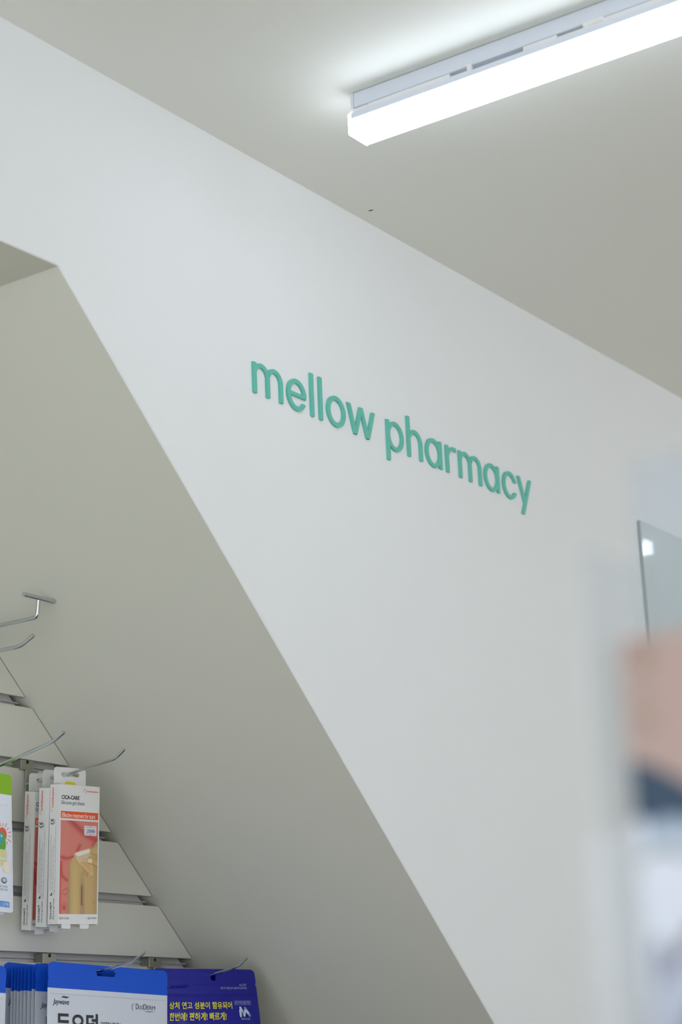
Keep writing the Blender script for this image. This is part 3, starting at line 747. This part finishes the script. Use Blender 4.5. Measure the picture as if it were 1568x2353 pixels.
g.text('의약품기기.제조', UX(-12), VY(2041), UX(14), VY(2036.5), pp, m_dteal, 0); g.text('품질관리기준', UX(-12), VY(2048), UX(14), VY(2043.5), pp, m_dteal, 0)
g.flat([(UX(-30), VY(2070)), (UX(18), VY(2072)), (UX(18), VY(2085)), (UX(-30), VY(2083))], pp, m_sky, 0)
g.text('맑은 12매', UX(-24), VY(2083), UX(15), VY(2073.5), pp, m_whiteink, .0001)
print_on([c for c in t.children if c.name.startswith('pouch_body')][0], g)
g = MB(); g.tube([P(.006 + (W3 - .012) * k / 10, .0345, .0002) for k in range(11)], .0004, m_pouchw, 6); g.build('zip_ridge', t)
t2 = copy_tree(t); t2['label'] = 'second lime-topped pouch, mostly hidden just behind the front one'
place(t2, 1.6640 - .0765, 1.612, 1.8565, roll=math.radians(.9))
t['group'] = t2['group'] = 'lime-topped pouches on one hook'

# ------------------------------------------------------------------ glass panel on the wall, right
g = MB(); g.box((2.6835, YW - .0042, 1.15), (3.75, YW - .0006, 2.3035), m_glass)
gp = g.build('glass_panel'); tag(gp, 'clear glass panel fixed flat on the white wall, reflecting a lamp', 'glass panel')
g = MB(); g.box((2.6820, YW - .0045, 1.15), (2.6838, YW - .0004, 2.3038), m_glassedge); g.build('glass_edge', gp)
g = MB(); g.box((2.6838, YW - .0042, 2.3032), (3.75, YW - .0036, 2.3035), mat('glass_edge_pale', (178, 188, 182), .3)); g.build('glass_edge', gp)

# ------------------------------------------------------------------ near, out-of-focus things on the right
m_acry = clear('acrylic_clear', (245, 248, 251), (200, 208, 214), 0.08, 0.5)
m_acry2 = clear('acrylic_cloudy', (250, 251, 252), (244, 246, 250), 0.09, 0.5)
g = MB(); g.box((.43, -.75, 1.4705), (.92, .33, 1.4925), m_shelf)
sh = g.build('shelf_board')
su = empty('display_shelf', (.7, -.2, 0)); sh.parent = su; sh.location = (-.7, .2, 0)
tag(su, 'white display shelf unit carrying the blurred carton, just below the frame', 'shelf')
for a, b in ((.44, -.74), (.44, .29), (.88, -.74), (.88, .29)):
    g = MB(); g.box((a - .7, b + .2, 0), (a + .03 - .7, b + .03 + .2, 1.47), m_shelf); g.build('post', su)
NS = .90                                      # size of the near group
XC, YC = .550 * NS, .2735 * NS
def near_picture(nx=60, ny=330):
    gx, gy = np.meshgrid(np.linspace(0, 1, nx), np.linspace(0, 1, ny))
    X = 1430 + gx * 560; Y = 1480 + gy * 1000
    col = np.zeros((ny, nx, 3)); col[:] = (164, 140, 129)
    def poly(pts, c): 
        k = inside(X, Y, pts); col[k] = c
    poly([(1460, 1500), (1510, 1500), (1505, 1560), (1470, 1560)], (142, 122, 106)); poly([(1462, 1590), (1492, 1590), (1492, 1625), (1462, 1625)], (146, 126, 110))
    poly([(1462, 1650), (1500, 1650), (1496, 1700), (1462, 1700)], (146, 126, 110))
    poly([(1425, 1755), (1480, 1772), (1540, 1806), (1600, 1850), (2000, 1900), (2000, 2600), (1425, 2600)], (34, 58, 78))
    poly([(1440, 1915), (1470, 1898), (1510, 1890), (1550, 1900), (1600, 1922), (2000, 1950), (2000, 2600), (1440, 2600)], (152, 166, 180))
    poly([(1425, 1890), (1452, 1890), (1452, 2600), (1425, 2600)], (206, 208, 216))
    poly([(1450, 1965), (1480, 1950), (1505, 1950), (1530, 1965), (1570, 1990), (2000, 2060), (2000, 2600), (1425, 2600), (1425, 1975)], (128, 136, 120))
    poly([(1425, 1985), (1470, 1975), (1500, 1968), (1530, 1982), (1575, 2004), (2000, 2080), (2000, 2600), (1425, 2600)], (218, 219, 224))
    poly([(1452, 2140), (1475, 2150), (1490, 2220), (1470, 2290), (1445, 2270), (1440, 2200)], (104, 114, 138))
    poly([(2000, 1900), (1600, 2075), (1540, 2125), (1500, 2180), (1475, 2232), (1600, 2150), (2000, 1980)], (30, 24, 38))
    poly([(2000, 1980), (1560, 2170), (1465, 2245), (1400, 2300), (1380, 2600), (2000, 2600)], (178, 182, 198))
    poly([(2000, 2100), (1600, 2230), (1530, 2290), (1500, 2345), (1470, 2420), (1470, 2600), (2000, 2600)], (70, 78, 66))
    return gx, gy, col
CH, CW = .1345, .076
ct = empty('product_carton', (XC, YC, 1.492)); tag(ct, 'out-of-focus carton close to the camera, pinkish top above a dark blue wave', 'carton')
Z1 = 1.6268 - 1.492
g = MB(); g.box((0.0002, -CW, 0), (.03, 0, Z1), mat('pink_card', (164, 140, 129), .5))
gx, gy, col = near_picture()
print_grid(g, gx, gy, col, lambda a, b: (-.0002, -a * CW, Z1 - b * .1345))
g.build('carton_body', ct)
hd = empty('acrylic_holder', (XC, YC, 1.492)); tag(hd, 'clear acrylic sign holder standing behind and around the blurred carton', 'holder')
g = MB(); g.box((.034, -.20, 0), (.037, .0085, .2030), m_acry); g.build('back_panel', hd)
g = MB(); g.box((-.010, -.16, 0), (-.008, .0125, .0775), m_acry2); g.build('front_lip', hd)
g = MB(); g.box((-.008, .0050, 0), (.034, .0070, .1660), clear('acrylic_side', (248, 250, 251), (210, 214, 218), 0.05, 0.5)); g.build('side_panel', hd)
g = MB(); g.box((-.008, -.20, 0), (.034, .0050, .002), m_acry); g.build('base', hd)
for o in (ct, hd): o.scale = (NS, NS, NS)
hd.location.z = 1.4926; ct.location.z = 1.4945
